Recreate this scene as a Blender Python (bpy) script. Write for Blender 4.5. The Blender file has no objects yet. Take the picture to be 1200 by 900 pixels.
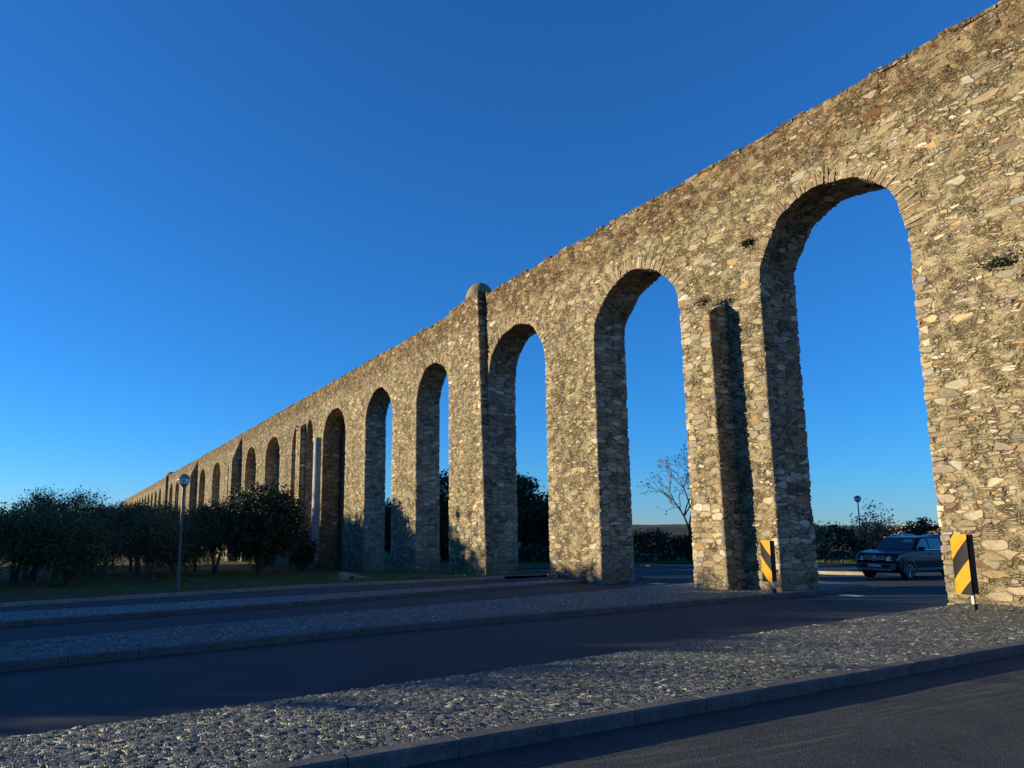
import bpy, bmesh, math, random
import numpy as np
from mathutils import Vector, Matrix
random.seed(7); RNG = np.random.default_rng(11)
R = math.radians
SC = bpy.context.scene
COL = SC.collection

# ------------------------------------------------------------------ camera
CAM_H = 1.9
cam_d = bpy.data.cameras.new('camera'); cam = bpy.data.objects.new('camera', cam_d); COL.objects.link(cam)
cam_d.sensor_width = 36; cam_d.lens = 25.5; cam_d.shift_x = 80/1200; cam_d.shift_y = 30/1200
cam_d.clip_start = 0.1; cam_d.clip_end = 30000
az = R(153.589); pit = R(9.156)
_fh = Vector((math.cos(az), math.sin(az), 0)); _f = _fh*math.cos(pit) + Vector((0, 0, math.sin(pit)))
_r = Vector((math.sin(az), -math.cos(az), 0)); _u = _r.cross(_f)
M = Matrix((( _r.x, _u.x, -_f.x, 0), (_r.y, _u.y, -_f.y, 0), (_r.z, _u.z, -_f.z, CAM_H), (0, 0, 0, 1)))
cam.matrix_world = M
SC.camera = cam

# ------------------------------------------------------------------ light
SUN_A, SUN_E = 34.0, 8.0          # the sun stands behind-left of the camera, low
sd = Vector((-math.sin(R(SUN_A))*math.cos(R(SUN_E)), -math.cos(R(SUN_A))*math.cos(R(SUN_E)), math.sin(R(SUN_E))))
W = bpy.data.worlds.new('World'); SC.world = W; W.use_nodes = True
wn = W.node_tree; bg = wn.nodes['Background']
sky = wn.nodes.new('ShaderNodeTexSky'); sky.sky_type = 'NISHITA'; sky.sun_disc = False
sky.sun_elevation = R(SUN_E); sky.sun_rotation = math.atan2(sd.x, sd.y)
sky.air_density = 0.9; sky.dust_density = 0.0; sky.ozone_density = 8.0; sky.altitude = 200
hsv = wn.nodes.new('ShaderNodeHueSaturation'); hsv.inputs['Saturation'].default_value = 1.0
gam = wn.nodes.new('ShaderNodeGamma'); gam.inputs['Gamma'].default_value = 0.90
wn.links.new(sky.outputs[0], hsv.inputs['Color']); wn.links.new(hsv.outputs[0], gam.inputs[0]); wn.links.new(gam.outputs[0], bg.inputs[0])
bg.inputs[1].default_value = 0.15
sl = bpy.data.lights.new('sun', 'SUN'); sl.energy = 5.0; sl.angle = R(0.5); sl.color = (1.0, 0.81, 0.50)
so = bpy.data.objects.new('sun', sl); COL.objects.link(so)
so.rotation_euler = sd.to_track_quat('Z', 'Y').to_euler(); so.location = (-60, -60, 30)
vs = SC.view_settings
vs.view_transform = 'Standard'; vs.look = 'None'; vs.exposure = 0.96; vs.gamma = 1.0; vs.use_curve_mapping = False

# ------------------------------------------------------------------ helpers
def gz(X, Y):                     # ground height: falls away to the left along the wall
    t = np.asarray(X) + 0.13*(np.clip(np.asarray(Y), -40, 80) - 18)
    return np.interp(t, [-400, -150, -100, -79, -62, -53, -43, -39, -34, -28, -24, -17, -9],
                     [-3, -3, -2.8, -2.5, -2, -1.58, -1.15, -.9, -.7, -.55, -.42, -.2, 0])
def tag(o, label=None, cat=None, group=None, kind=None):
    if label: o['label'] = label
    if cat: o['category'] = cat
    if group: o['group'] = group
    if kind: o['kind'] = kind
    return o
def empty(name, loc=(0, 0, 0), rz=0, **k):
    o = bpy.data.objects.new(name, None); COL.objects.link(o); o.location = loc; o.rotation_euler = (0, 0, rz)
    o.empty_display_size = 0.3
    return tag(o, **k)
def mobj(name, V, F, mat=None, parent=None, smooth=False, attr=None):
    me = bpy.data.meshes.new(name)
    V = np.asarray(V, dtype=np.float64)
    if isinstance(F, np.ndarray):
        n = len(F); k = F.shape[1]
        me.vertices.add(len(V)); me.vertices.foreach_set('co', V.ravel())
        me.loops.add(n*k); me.loops.foreach_set('vertex_index', F.ravel().astype(np.int32))
        me.polygons.add(n); me.polygons.foreach_set('loop_start', np.arange(0, n*k, k, dtype=np.int32))
        me.polygons.foreach_set('loop_total', np.full(n, k, dtype=np.int32))
        me.update(calc_edges=True); me.validate()
    else:
        me.from_pydata([tuple(v) for v in V], [], F); me.update()
    if attr:
        for an, av in attr.items():
            a = me.attributes.new(an, 'FLOAT', 'POINT'); a.data.foreach_set('value', np.asarray(av, dtype=np.float32))
    if mat: me.materials.append(mat)
    if smooth: me.polygons.foreach_set('use_smooth', np.ones(len(me.polygons), dtype=bool))
    o = bpy.data.objects.new(name, me); COL.objects.link(o)
    if parent: o.parent = parent
    return o
class MB:                         # a small mesh collector
    def __init__(s): s.V = []; s.F = []
    def add(s, vs, fs):
        n = len(s.V); s.V += [tuple(v) for v in vs]; s.F += [tuple(i+n for i in f) for f in fs]; return s
    def box(s, x0, x1, y0, y1, z0, z1, rot=0, c=None):
        vs = [(x, y, z) for z in (z0, z1) for x, y in ((x0, y0), (x1, y0), (x1, y1), (x0, y1))]
        if rot:
            cx, cy = c or ((x0+x1)/2, (y0+y1)/2); ca, sa = math.cos(rot), math.sin(rot)
            vs = [(cx+(x-cx)*ca-(y-cy)*sa, cy+(x-cx)*sa+(y-cy)*ca, z) for x, y, z in vs]
        return s.add(vs, [(0, 3, 2, 1), (4, 5, 6, 7), (0, 1, 5, 4), (1, 2, 6, 5), (2, 3, 7, 6), (3, 0, 4, 7)])
    def tube(s, pts, rad, n=8, cap=True):
        pts = [Vector(p) for p in pts]; rings = []
        prev = None
        for i, p in enumerate(pts):
            d = (pts[min(i+1, len(pts)-1)] - pts[max(i-1, 0)]).normalized()
            a = d.orthogonal().normalized() if prev is None else (prev - d*prev.dot(d)).normalized()
            prev = a; b = d.cross(a)
            r = rad[i] if hasattr(rad, '__len__') else rad
            rings.append([p + (a*math.cos(2*math.pi*k/n) + b*math.sin(2*math.pi*k/n))*r for k in range(n)])
        vs = [v for rg in rings for v in rg]; fs = []
        for i in range(len(rings)-1):
            for k in range(n):
                fs.append((i*n+k, i*n+(k+1) % n, (i+1)*n+(k+1) % n, (i+1)*n+k))
        if cap: fs.append(tuple(range(n-1, -1, -1))); fs.append(tuple((len(rings)-1)*n+k for k in range(n)))
        return s.add(vs, fs)
    def lathe(s, prof, c=(0, 0, 0), n=20):
        vs = []; fs = []
        for r, z in prof:
            vs += [(c[0]+r*math.cos(2*math.pi*k/n), c[1]+r*math.sin(2*math.pi*k/n), c[2]+z) for k in range(n)]
        for i in range(len(prof)-1):
            for k in range(n): fs.append((i*n+k, i*n+(k+1) % n, (i+1)*n+(k+1) % n, (i+1)*n+k))
        fs.append(tuple(range(n-1, -1, -1))); fs.append(tuple((len(prof)-1)*n+k for k in range(n)))
        return s.add(vs, fs)
    def build(s, name, mat, parent=None, smooth=False, bevel=0, weld=False):
        o = mobj(name, s.V, s.F, mat, parent, smooth)
        if bevel:
            m = o.modifiers.new('bevel', 'BEVEL'); m.width = bevel; m.segments = 2; m.limit_method = 'ANGLE'
        return o
# ------------------------------------------------------------------ node helper
class NT:
    def __init__(s, name):
        s.m = bpy.data.materials.new(name); s.m.use_nodes = True; s.t = s.m.node_tree
        s.b = s.t.nodes['Principled BSDF']; s.out = s.t.nodes['Material Output']
    def n(s, typ, ins=None, **props):
        nd = s.t.nodes.new(typ)
        for k, v in props.items(): setattr(nd, k, v)
        for k, v in (ins or {}).items(): s.put(nd.inputs[k], v)
        return nd
    def put(s, sock, v):
        if isinstance(v, bpy.types.NodeSocket): s.t.links.new(v, sock)
        elif isinstance(v, bpy.types.Node): s.t.links.new(v.outputs[0], sock)
        else: sock.default_value = v
    def math(s, op, a, b=0.0, c=0.0, clamp=False):
        nd = s.t.nodes.new('ShaderNodeMath'); nd.operation = op; nd.use_clamp = clamp
        for i, v in enumerate((a, b, c)): s.put(nd.inputs[i], v)
        return nd.outputs[0]
    def vm(s, op, a, b=(0, 0, 0), sc=None):
        nd = s.t.nodes.new('ShaderNodeVectorMath'); nd.operation = op; s.put(nd.inputs[0], a)
        if sc is not None: s.put(nd.inputs[3], sc)
        else: s.put(nd.inputs[1], b)
        return nd.outputs[0]
    def noise(s, vec, scale, detail=4, rough=.55, out=0):
        nd = s.n('ShaderNodeTexNoise', {'Vector': vec, 'Scale': scale, 'Detail': detail, 'Roughness': rough}); return nd.outputs[out]
    def vor(s, vec, scale, feature='F1', dim='3D', rnd=1.0):
        return s.n('ShaderNodeTexVoronoi', {'Vector': vec, 'Scale': scale, 'Randomness': rnd}, feature=feature, voronoi_dimensions=dim)
    def ss(s, v, a, b, lo=0., hi=1.):
        nd = s.t.nodes.new('ShaderNodeMapRange'); nd.interpolation_type = 'SMOOTHSTEP'
        for i, x in enumerate((v, a, b, lo, hi)): s.put(nd.inputs[i], x)
        return nd.outputs[0]
    def mix(s, f, a, b, mode='MIX'):
        nd = s.t.nodes.new('ShaderNodeMix'); nd.data_type = 'RGBA'; nd.blend_type = mode; nd.clamp_factor = True
        s.put(nd.inputs[0], f); s.put(nd.inputs[6], a if not isinstance(a, tuple) else (*a, 1)[:4]); s.put(nd.inputs[7], b if not isinstance(b, tuple) else (*b, 1)[:4])
        return nd.outputs[2]
    def mixf(s, f, a, b):
        nd = s.t.nodes.new('ShaderNodeMix'); nd.data_type = 'FLOAT'; s.put(nd.inputs[0], f); s.put(nd.inputs[2], a); s.put(nd.inputs[3], b); return nd.outputs[0]
    def ramp(s, f, stops, interp='LINEAR'):
        nd = s.t.nodes.new('ShaderNodeValToRGB'); cr = nd.color_ramp; cr.interpolation = interp
        while len(cr.elements) > 1: cr.elements.remove(cr.elements[-1])
        cr.elements[0].position = stops[0][0]; cr.elements[0].color = (*stops[0][1], 1)
        for p, c in stops[1:]:
            e = cr.elements.new(p); e.color = (*c, 1)
        s.put(nd.inputs[0], f); return nd.outputs[0]
    def sep(s, v):
        return s.n('ShaderNodeSeparateXYZ', {0: v}).outputs
    def pos(s): return s.n('ShaderNodeTexCoord').outputs['Object']
    def base(s, c, rough=.9, spec=.3, metal=0.):
        s.put(s.b.inputs['Base Color'], c if not isinstance(c, tuple) else (*c, 1)[:4]); s.put(s.b.inputs['Roughness'], rough)
        s.b.inputs['Specular IOR Level'].default_value = spec; s.put(s.b.inputs['Metallic'], metal); return s
    def bump(s, h, strength=1., dist=1.):
        nd = s.n('ShaderNodeBump', {'Height': h, 'Strength': strength, 'Distance': dist}); s.t.links.new(nd.outputs[0], s.b.inputs['Normal']); return s
    def disp(s, h, scale=1., mid=0.):
        nd = s.n('ShaderNodeDisplacement', {'Height': h, 'Scale': scale, 'Midlevel': mid}); s.t.links.new(nd.outputs[0], s.out.inputs['Displacement'])
        s.m.displacement_method = 'BOTH'; return s
def flat(name, c, rough=.6, spec=.4, metal=0., var=.15, sc=3.):
    k = NT(name); p = k.pos(); n = k.noise(p, sc, 5)
    f = k.ss(n, .3, .7, 1-var, 1+var)
    k.base(k.vm('SCALE', (*c,), sc=f), rough, spec, metal); return k.m

# ------------------------------------------------------------------ stone
def stone_mat(name, disp=True, amp=1.0):
    k = NT(name); P = k.pos()
    w1 = k.vm('SCALE', k.vm('SUBTRACT', k.noise(P, .9, 2, out=1), (.5, .5, .5)), sc=.22)
    w2 = k.vm('SCALE', k.vm('SUBTRACT', k.noise(P, 5.5, 3, out=1), (.5, .5, .5)), sc=.10)
    Q = k.vm('ADD', k.vm('ADD', P, w1), w2)
    Qm = k.vm('MULTIPLY', Q, (3.7, 3.7, 9.6)); Qs = k.vm('MULTIPLY', Q, (8.2, 8.2, 19.)); Ql = k.vm('MULTIPLY', Q, (2.1, 2.1, 5.2))
    def lay(q, inv, rn=1.):
        c = k.vor(q, 1.0, rnd=rn); e = k.vor(q, 1.0, 'DISTANCE_TO_EDGE', rnd=rn); return c.outputs['Color'], k.math('MULTIPLY', e.outputs[0], inv)
    cm, em = lay(Qm, 1/6.6, .9); cs, es = lay(Qs, 1/13.); cl, el = lay(Ql, 1/3.6, .66)
    rm = k.sep(cm); rs = k.sep(cs); rl = k.sep(cl)
    z = k.sep(P)[2]
    q = k.n('ShaderNodeAttribute', attribute_name='quoin').outputs['Fac']
    low = k.ss(z, 3.2, .3, 0., .22)
    big = k.noise(P, .35, 2)
    selL = k.math('LESS_THAN', rl[1], k.math('ADD', k.math('ADD', k.math('MULTIPLY', q, .72), low), .07))
    selM = k.math('GREATER_THAN', rm[0], k.math('ADD', .26, k.math('MULTIPLY', k.ss(big, .4, .62), .3)))
    e = k.mixf(selM, k.math('MINIMUM', es, em), em); e = k.mixf(selL, k.math('MINIMUM', e, el), el)
    r1 = k.mixf(selL, k.mixf(selM, rs[0], rm[1]), rl[0])
    r2 = k.mixf(selL, k.mixf(selM, rs[1], rm[2]), rl[2])
    r3 = k.mixf(selL, k.mixf(selM, rs[2], k.math('FRACT', k.math('MULTIPLY', rm[0], 7.3))), k.math('FRACT', k.math('MULTIPLY', rl[1], 9.1)))
    nf = k.noise(P, 14, 5, .65); nm = k.noise(P, 2.2, 4, .6); nl = k.noise(P, .6, 4, .6)
    cov = k.math('ADD', k.math('MULTIPLY', k.ss(nm, .42, .75), .020), k.math('MULTIPLY', k.ss(nf, .3, .7), .007))
    edge = k.math('SUBTRACT', e, cov)
    pat = k.ss(k.noise(P, .42, 4, .6), .55, .68)
    edge = k.math('SUBTRACT', edge, k.math('MULTIPLY', pat, .016))
    mask = k.ss(edge, -.001, .007)
    # some of the stones are dull and smeared over with mortar
    col = k.ramp(r1, [(0, (.25, .225, .18)), (.12, (.38, .325, .23)), (.28, (.43, .345, .205)), (.42, (.32, .305, .27)), (.54, (.46, .395, .275)),
                      (.68, (.31, .245, .155)), (.76, (.52, .46, .345)), (.87, (.42, .29, .155)), (.93, (.23, .13, .075)), (.965, (.60, .545, .43))], 'CONSTANT')
    col = k.vm('SCALE', col, sc=k.math('ADD', .72, k.math('MULTIPLY', r2, .5)))
    col = k.vm('SCALE', col, sc=k.ss(k.noise(P, 9, 6, .7), .25, .75, .74, 1.22))
    # the band under the top is older, darker and redder
    bandn = k.math('ADD', z, k.math('MULTIPLY', k.math('SUBTRACT', nl, .5), 1.8))
    band = k.ss(bandn, 12.9, 13.5)
    dark = k.mix(k.math('GREATER_THAN', r3, .52), col, k.mix(r2, (.13, .058, .032), (.22, .12, .06)))
    col = k.mix(k.math('MULTIPLY', band, .95), col, dark)
    mort = k.mix(k.ss(nm, .3, .7), (.31, .26, .155), (.41, .35, .225))
    mort = k.mix(k.ss(nf, .45, .72), mort, (.20, .165, .11))
    smear = k.math('MULTIPLY', k.ss(r3, .5, .9), k.ss(k.noise(P, 3.7, 4, .7), .35, .6))
    c = k.mix(k.math('MULTIPLY', mask, k.math('SUBTRACT', 1., k.math('MULTIPLY', smear, .6))), mort, col)
    crk = k.math('MULTIPLY', k.ss(e, .008, .001), k.ss(k.noise(P, 2.9, 4, .6), .40, .56))
    c = k.mix(k.math('MULTIPLY', crk, .75), c, (.05, .04, .03))
    c = k.vm('SCALE', c, sc=k.ss(nl, .25, .7, .58, .86))
    c = k.mix(k.math('MULTIPLY', band, .6), c, k.vm('MULTIPLY', c, (.70, .62, .55)))
    # drip streaks under the top edge, damp dirt near the ground
    st = k.ss(k.noise(k.vm('MULTIPLY', P, (2.2, 2.2, .16)), 1., 5, .6), .52, .7)
    c = k.mix(k.math('MULTIPLY', st, k.ss(z, 9., 14.6, .05, .5)), c, k.vm('SCALE', c, sc=.55))
    c = k.mix(k.math('MULTIPLY', k.ss(z, .9, -.5), .45), c, (.12, .10, .075))
    k.base(c, .93, .22)
    crev = k.ss(edge, -.012, .0)
    h = k.math('MULTIPLY', mask, k.math('ADD', .012, k.math('MULTIPLY', r3, .028)))
    h = k.math('ADD', h, k.math('MULTIPLY', crev, .010)); h = k.math('SUBTRACT', h, k.math('MULTIPLY', crk, .030))
    h = k.math('ADD', h, k.math('MULTIPLY', nf, .011))
    h = k.math('ADD', h, k.math('MULTIPLY', k.noise(P, 38, 4, .7), .004))
    h = k.math('ADD', h, k.math('MULTIPLY', nl, .05))
    if disp: k.disp(h, amp, .02)
    else: k.bump(h, 1., 1.3)
    return k.m
STONE = stone_mat('rubble_masonry', True, .95)
STONE_FAR = stone_mat('rubble_masonry_far', False)
k = NT('voussoir_stone'); P = k.pos()
ri = k.n('ShaderNodeNewGeometry').outputs['Random Per Island']
c = k.ramp(ri, [(0, (.27, .22, .145)), (.25, (.33, .265, .165)), (.5, (.22, .175, .115)), (.7, (.38, .32, .22)), (.88, (.47, .41, .30)), (.95, (.26, .16, .09))], 'CONSTANT')
c = k.vm('SCALE', c, sc=k.ss(k.noise(P, 8, 6, .7), .3, .7, .65, 1.2))
c = k.mix(k.ss(k.noise(P, 2.5, 4), .45, .65, 0, .7), c, (.22, .178, .115))
c = k.vm('SCALE', c, sc=.86)
k.base(c, .92, .2); k.bump(k.noise(P, 25, 5, .7), .8, .03); VOUS = k.m
k = NT('lime_render'); P = k.pos()
c = k.mix(k.ss(k.noise(P, 1.8, 6, .65), .35, .7), (.27, .21, .13), (.18, .14, .09))
k.base(c, .9, .2); k.bump(k.noise(P, 20, 5), .6, .03); RENDER_M = k.m

k = NT('old_plaster'); P = k.pos()
c = k.mix(k.ss(k.noise(P, .9, 6, .65), .35, .7), (.30, .28, .25), (.20, .185, .16)); k.base(c, .9, .2); k.bump(k.noise(P, 12, 5), .6, .03); INFILL = k.m
# ------------------------------------------------------------------ ground materials
k = NT('asphalt'); P = k.pos()
n1 = k.noise(P, .5, 5, .6); n2 = k.noise(P, 60, 3, .7); n3 = k.noise(k.vm('MULTIPLY', P, (1.6, .12, 1)), 1., 4, .6)
c = k.mix(k.ss(n1, .35, .68), (.017, .024, .029), (.027, .034, .038))
c = k.mix(k.ss(n3, .48, .66, 0, .5), c, (.016, .019, .023))
agg = k.vor(P, 90.)
c = k.mix(k.math('GREATER_THAN', k.sep(agg.outputs['Color'])[0], .80), c, k.vm('SCALE', c, sc=2.2))
k.base(c, .82, .35); k.bump(k.math('ADD', k.math('MULTIPLY', agg.outputs[0], .5), n2), .55, .012); ASPH = k.m
k = NT('worn_asphalt'); P = k.pos()
n1 = k.noise(P, .7, 6, .65); agg = k.vor(P, 75.); cr = k.vor(k.vm('ADD', P, k.vm('SCALE', k.noise(P, 1.5, 4, out=1), sc=.8)), .45, 'DISTANCE_TO_EDGE')
c = k.mix(k.ss(n1, .3, .7), (.025, .031, .033), (.040, .046, .046))
c = k.mix(k.math('GREATER_THAN', k.sep(agg.outputs['Color'])[0], .72), c, k.vm('SCALE', c, sc=1.9))
c = k.mix(k.ss(k.noise(k.vm('MULTIPLY', P, (2.5, .25, 1)), 1., 5, .6), .5, .68, 0, .3), c, (.024, .025, .026))
# grit gathered along the gutter of the kerb, dusty pale streaks
xx = k.sep(P); gx = k.math('ADD', xx[0], k.math('MULTIPLY', xx[1], .056))
gut = k.math('MULTIPLY', k.math('MULTIPLY', k.ss(gx, -4.1, -4.5), k.ss(gx, -5.25, -5.05)), k.ss(k.noise(k.vm('MULTIPLY', P, (11., .55, 1)), 1., 7, .75), .50, .62))
ck = k.vm('ADD', P, k.vm('SCALE', k.noise(P, 1.3, 5, .7, out=1), sc=1.1))
ce = k.vor(ck, .33, 'DISTANCE_TO_EDGE').outputs[0]
c = k.mix(k.math('MULTIPLY', k.ss(ce, .012, .002), k.ss(k.noise(P, .3, 3), .45, .6)), c, (.012, .012, .012))
pt = k.vor(k.vm('MULTIPLY', P, (1, .45, 1)), .22)
c = k.mix(k.math('MULTIPLY', k.math('GREATER_THAN', k.sep(pt.outputs['Color'])[1], .78), .35), c, (.026, .026, .028))
oil = k.ss(k.noise(P, 1.9, 3, .5), .64, .72); c = k.mix(k.math('MULTIPLY', oil, .5), c, (.016, .016, .017))
c = k.mix(k.math('MULTIPLY', gut, .6), c, (.12, .12, .11))
k.base(c, .85, .3); k.bump(k.math('ADD', agg.outputs[0], k.noise(P, 120, 2)), .7, .012); ASPH2 = k.m

def cobble(name, tint, disp=True, moss=.2):
    k = NT(name); P = k.pos()
    Q = k.vm('ADD', P, k.vm('SCALE', k.vm('SUBTRACT', k.noise(P, 3.2, 2, out=1), (.5, .5, .5)), sc=.10))
    Q = k.vm('MULTIPLY', Q, (1., 1., .15))
    v = k.vor(Q, 15.5, rnd=1.); e = k.vor(Q, 15.5, 'DISTANCE_TO_EDGE', rnd=1.).outputs[0]
    r = k.sep(v.outputs['Color'])
    m = k.ss(e, .02, .10)
    c = k.ramp(r[0], [(0, (.085, .088, .092)), (.3, (.14, .14, .14)), (.55, (.11, .112, .115)), (.75, (.18, .175, .165)), (.90, (.40, .385, .34))], 'CONSTANT')
    c = k.vm('MULTIPLY', c, tint)
    nl = k.noise(P, .8, 5, .6)
    c = k.vm('SCALE', c, sc=k.ss(k.noise(P, 30, 4, .7), .3, .7, .7, 1.25))
    gap = k.mix(k.ss(nl, .45, .62), (.06, .05, .038), (.045, .058, .022))
    c = k.mix(m, gap, c)
    c = k.mix(k.math('MULTIPLY', k.ss(nl, .5, .68), moss), c, (.06, .075, .03))
    k.base(c, .55, .5)
    h = k.math('ADD', k.math('MULTIPLY', k.ss(e, .0, .11), k.math('ADD', .005, k.math('MULTIPLY', r[1], .014))), k.math('MULTIPLY', k.noise(P, 34, 4, .75), .020))
    tilt = k.vm('DOT_PRODUCT', k.vm('SUBTRACT', v.outputs['Color'], (.5, .5, .5)), k.vm('SCALE', k.vm('SUBTRACT', Q, v.outputs['Position']), sc=15.5))
    dn = [n for n in k.t.nodes if n.type == 'VECT_MATH' and n.operation == 'DOT_PRODUCT'][0]
    h = k.math('ADD', h, k.math('MULTIPLY', dn.outputs['Value'], .034))
    if disp: k.disp(h, 1., .02)
    else: k.bump(h, 1., 1.2)
    return k.m
COB1 = cobble('cobble_setts', (.92, 1.02, .98), True, .25); COB2 = cobble('cobble_setts_mossy', (.98, 1.12, 1.12), True, .4)
k = NT('kerb_concrete'); P = k.pos()
c = k.mix(k.ss(k.noise(P, 3, 6, .65), .35, .7), (.085, .083, .082), (.135, .13, .125)); c = k.vm('SCALE', c, sc=k.ss(k.noise(P, 30, 4), .3, .7, .75, 1.2))
k.base(c, .85, .3); k.bump(k.noise(P, 30, 5, .7), .5, .02); KERB = k.m
k = NT('pale_kerb'); P = k.pos()
c = k.mix(k.ss(k.noise(P, 3, 6, .65), .35, .7), (.21, .20, .17), (.29, .275, .23)); k.base(c, .85, .3); PKERB = k.m
k = NT('grass_ground'); P = k.pos()
n1 = k.noise(P, .35, 6, .65); n2 = k.noise(P, 3, 5, .7)
c = k.mix(k.ss(n2, .3, .7), (.05, .085, .014), (.11, .15, .03))
c = k.mix(k.ss(n1, .44, .54), c, k.mix(k.ss(n2, .35, .65), (.15, .105, .065), (.07, .05, .035)))
k.base(c, .95, .15); k.bump(k.noise(P, 12, 6, .75), 1., .12); GRASS = k.m
k = NT('far_fields'); P = k.pos()
c = k.mix(k.ss(k.noise(P, .01, 5, .6), .4, .6), (.04, .05, .022), (.07, .065, .035)); k.base(c, .95, .1); FIELD = k.m
k = NT('hill_slopes'); P = k.pos()
c = k.mix(k.ss(k.noise(P, .012, 6, .7), .42, .58), (.045, .06, .03), (.16, .13, .09)); k.base(c, .95, .1); HILL = k.m
PAINT = flat('worn_white_paint', (.55, .55, .53), .7, .3, var=.4, sc=14)

# ------------------------------------------------------------------ ground sheets
def edge_fn(pts):
    ys = [p[1] for p in pts]; xs = [p[0] for p in pts]
    def f(Y):
        Y = np.asarray(Y, dtype=float); v = np.interp(Y, ys, xs)
        lo = xs[0] + (Y-ys[0])*(xs[1]-xs[0])/(ys[1]-ys[0]); hi = xs[-1] + (Y-ys[-1])*(xs[-1]-xs[-2])/(ys[-1]-ys[-2])
        return np.where(Y < ys[0], lo, np.where(Y > ys[-1], hi, v))
    return f
S1L = edge_fn([(-5.66, 1.5), (-5.88, 5.4), (-6.42, 14.)]); S1U = edge_fn([(-7.75, -.5), (-8.6, 6.), (-10.5, 18.5)])
S2L = edge_fn([(-12.55, -.9), (-13.7, 5.2), (-15.0, 17.4)]); S2U = edge_fn([(-15.4, -1.1), (-17.4, 6.), (-20.2, 17.4)])
S3L = edge_fn([(-19.85, -1.5), (-21.1, 4.9), (-24.2, 15.)]); S3U = edge_fn([(-23.3, -1.7), (-24.8, 8.2), (-27.0, 18.3)])
FAR = edge_fn([(-27.2, -2.0), (-30.4, 8.0), (-31.5, 18.0), (-31.6, 24.)])
def ruled(name, fa, fb, y0, y1, stepx, stepy, h, mat, kind='structure', wmax=None, round_ends=False):
    ny = max(2, int((y1-y0)/stepy)+1); Y = np.linspace(y0, y1, ny)
    A = fa(Y); B = fb(Y)
    nx = max(2, int(np.max(np.abs(A-B))/stepx)+1); t = np.linspace(0, 1, nx)
    X = A[:, None]*(1-t) + B[:, None]*t; YY = np.repeat(Y[:, None], nx, 1)
    V = np.stack([X, YY, gz(X, YY)+h], -1).reshape(-1, 3)
    i = np.arange(ny*nx).reshape(ny, nx)
    F = np.stack([i[:-1, :-1], i[:-1, 1:], i[1:, 1:], i[1:, :-1]], -1).reshape(-1, 4)
    # make the faces look up
    a, b, c = V[F[0, 0]], V[F[0, 1]], V[F[0, 2]]
    if np.cross(b-a, c-a)[2] < 0: F = F[:, ::-1].copy()
    o = mobj(name, V, F, mat); return tag(o, kind=kind)
K = lambda v: (lambda Y: np.full_like(np.asarray(Y, dtype=float), v))
# earth sheet out to the horizon
rr = np.concatenate([[0], np.geomspace(6, 9000, 60)]); th = np.linspace(0, 2*math.pi, 97)[:-1]
V = [(0, 0, float(gz(0, 0))-.06)]
for r in rr[1:]:
    for a in th:
        x, y = -20+r*math.cos(a), 15+r*math.sin(a); V.append((x, y, float(gz(x, y))-.08))
F = [(0, 1+j, 1+(j+1) % 96) for j in range(96)]
for i in range(len(rr)-2):
    for j in range(96):
        a = 1+i*96; F.append((a+j, a+96+j, a+96+(j+1) % 96, a+(j+1) % 96))
tag(mobj('ground', V, F, FIELD), kind='structure')
ruled('road', K(60.), S1L, -30, 24, 2., 1.5, -.012, ASPH2)
off = lambda f, d: (lambda Y: f(Y)+d)
ruled('road', S1U, S2L, -30, 24, .6, 1., -.010, ASPH)
ruled('road', S2U, S3L, -30, 24, .6, 1., -.010, ASPH)
ruled('road', S3U, FAR, -30, 24, .6, 1., -.010, ASPH)
IS0 = (-50., 37.2); IS1 = (-21.6, 31.9)
ruled('road', K(60.), K(-47.), 24, 45, 1.5, 1.2, -.012, ASPH)
ruled('grass_verge', FAR, K(-420.), -60, 24, 2., 1., .10, GRASS)
ruled('grass_verge', K(60.), K(-420.), 45.1, 130, 2., 2., .05, GRASS)
ruled('grass_verge', K(-47.2), K(-420.), 24, 45.1, 2., 2., .05, GRASS)
# earth under the strips beyond the wall closes them off
def strip(name, lo, up, y0, y1, res, mat, resy=None):
    # the setts sit between kerbs
    return ruled(name, off(lo, -.17), off(up, .02), y0+.15, y1-.15, res, resy or res, .105, mat)
strip('cobbled_island', S1L, S1U, -1.2, 8., .02, COB1); strip('cobbled_island', S1L, S1U, 7.7, 23.2, .04, COB1)
strip('cobbled_island', S2L, S2U, -6., 23.4, .05, COB2); strip('cobbled_island', S3L, S3U, -6., 23.4, .06, COB2)
def kerb(fn, y0, y1, w, side, mat, seg=1.0, h=.125, name='kerb'):
    mb = MB(); y = y0
    while y < y1-.05:
        ye = min(y+seg, y1); a, b = y+.004, ye-.004
        xa, xb = float(fn(a)), float(fn(b)); j = random.uniform(-.004, .004)
        za, zb = float(gz(xa, a)), float(gz(xb, b))
        P = [(xa, a), (xb, b), (xb+side*w, b), (xa+side*w, a)]; zz = [za, zb, zb, za]
        ch = .02
        vs = [(p[0], p[1], z-.15) for p, z in zip(P, zz)] + [(p[0], p[1], z+h-ch+j) for p, z in zip(P, zz)] + \
             [(p[0]+(side*ch if i in (0, 1) else -side*ch*.2), p[1]+(.006 if i in (0, 3) else -.006), z+h+j) for i, (p, z) in enumerate(zip(P, zz))]
        fs = [(0, 1, 5, 4), (1, 2, 6, 5), (2, 3, 7, 6), (3, 0, 4, 7), (4, 5, 9, 8), (5, 6, 10, 9), (6, 7, 11, 10), (7, 4, 8, 11), (8, 9, 10, 11)]
        if side < 0: fs = [f[::-1] for f in fs]
        mb.add(vs, fs); y = ye
    return tag(mb.build(name, mat), kind='structure')
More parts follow.
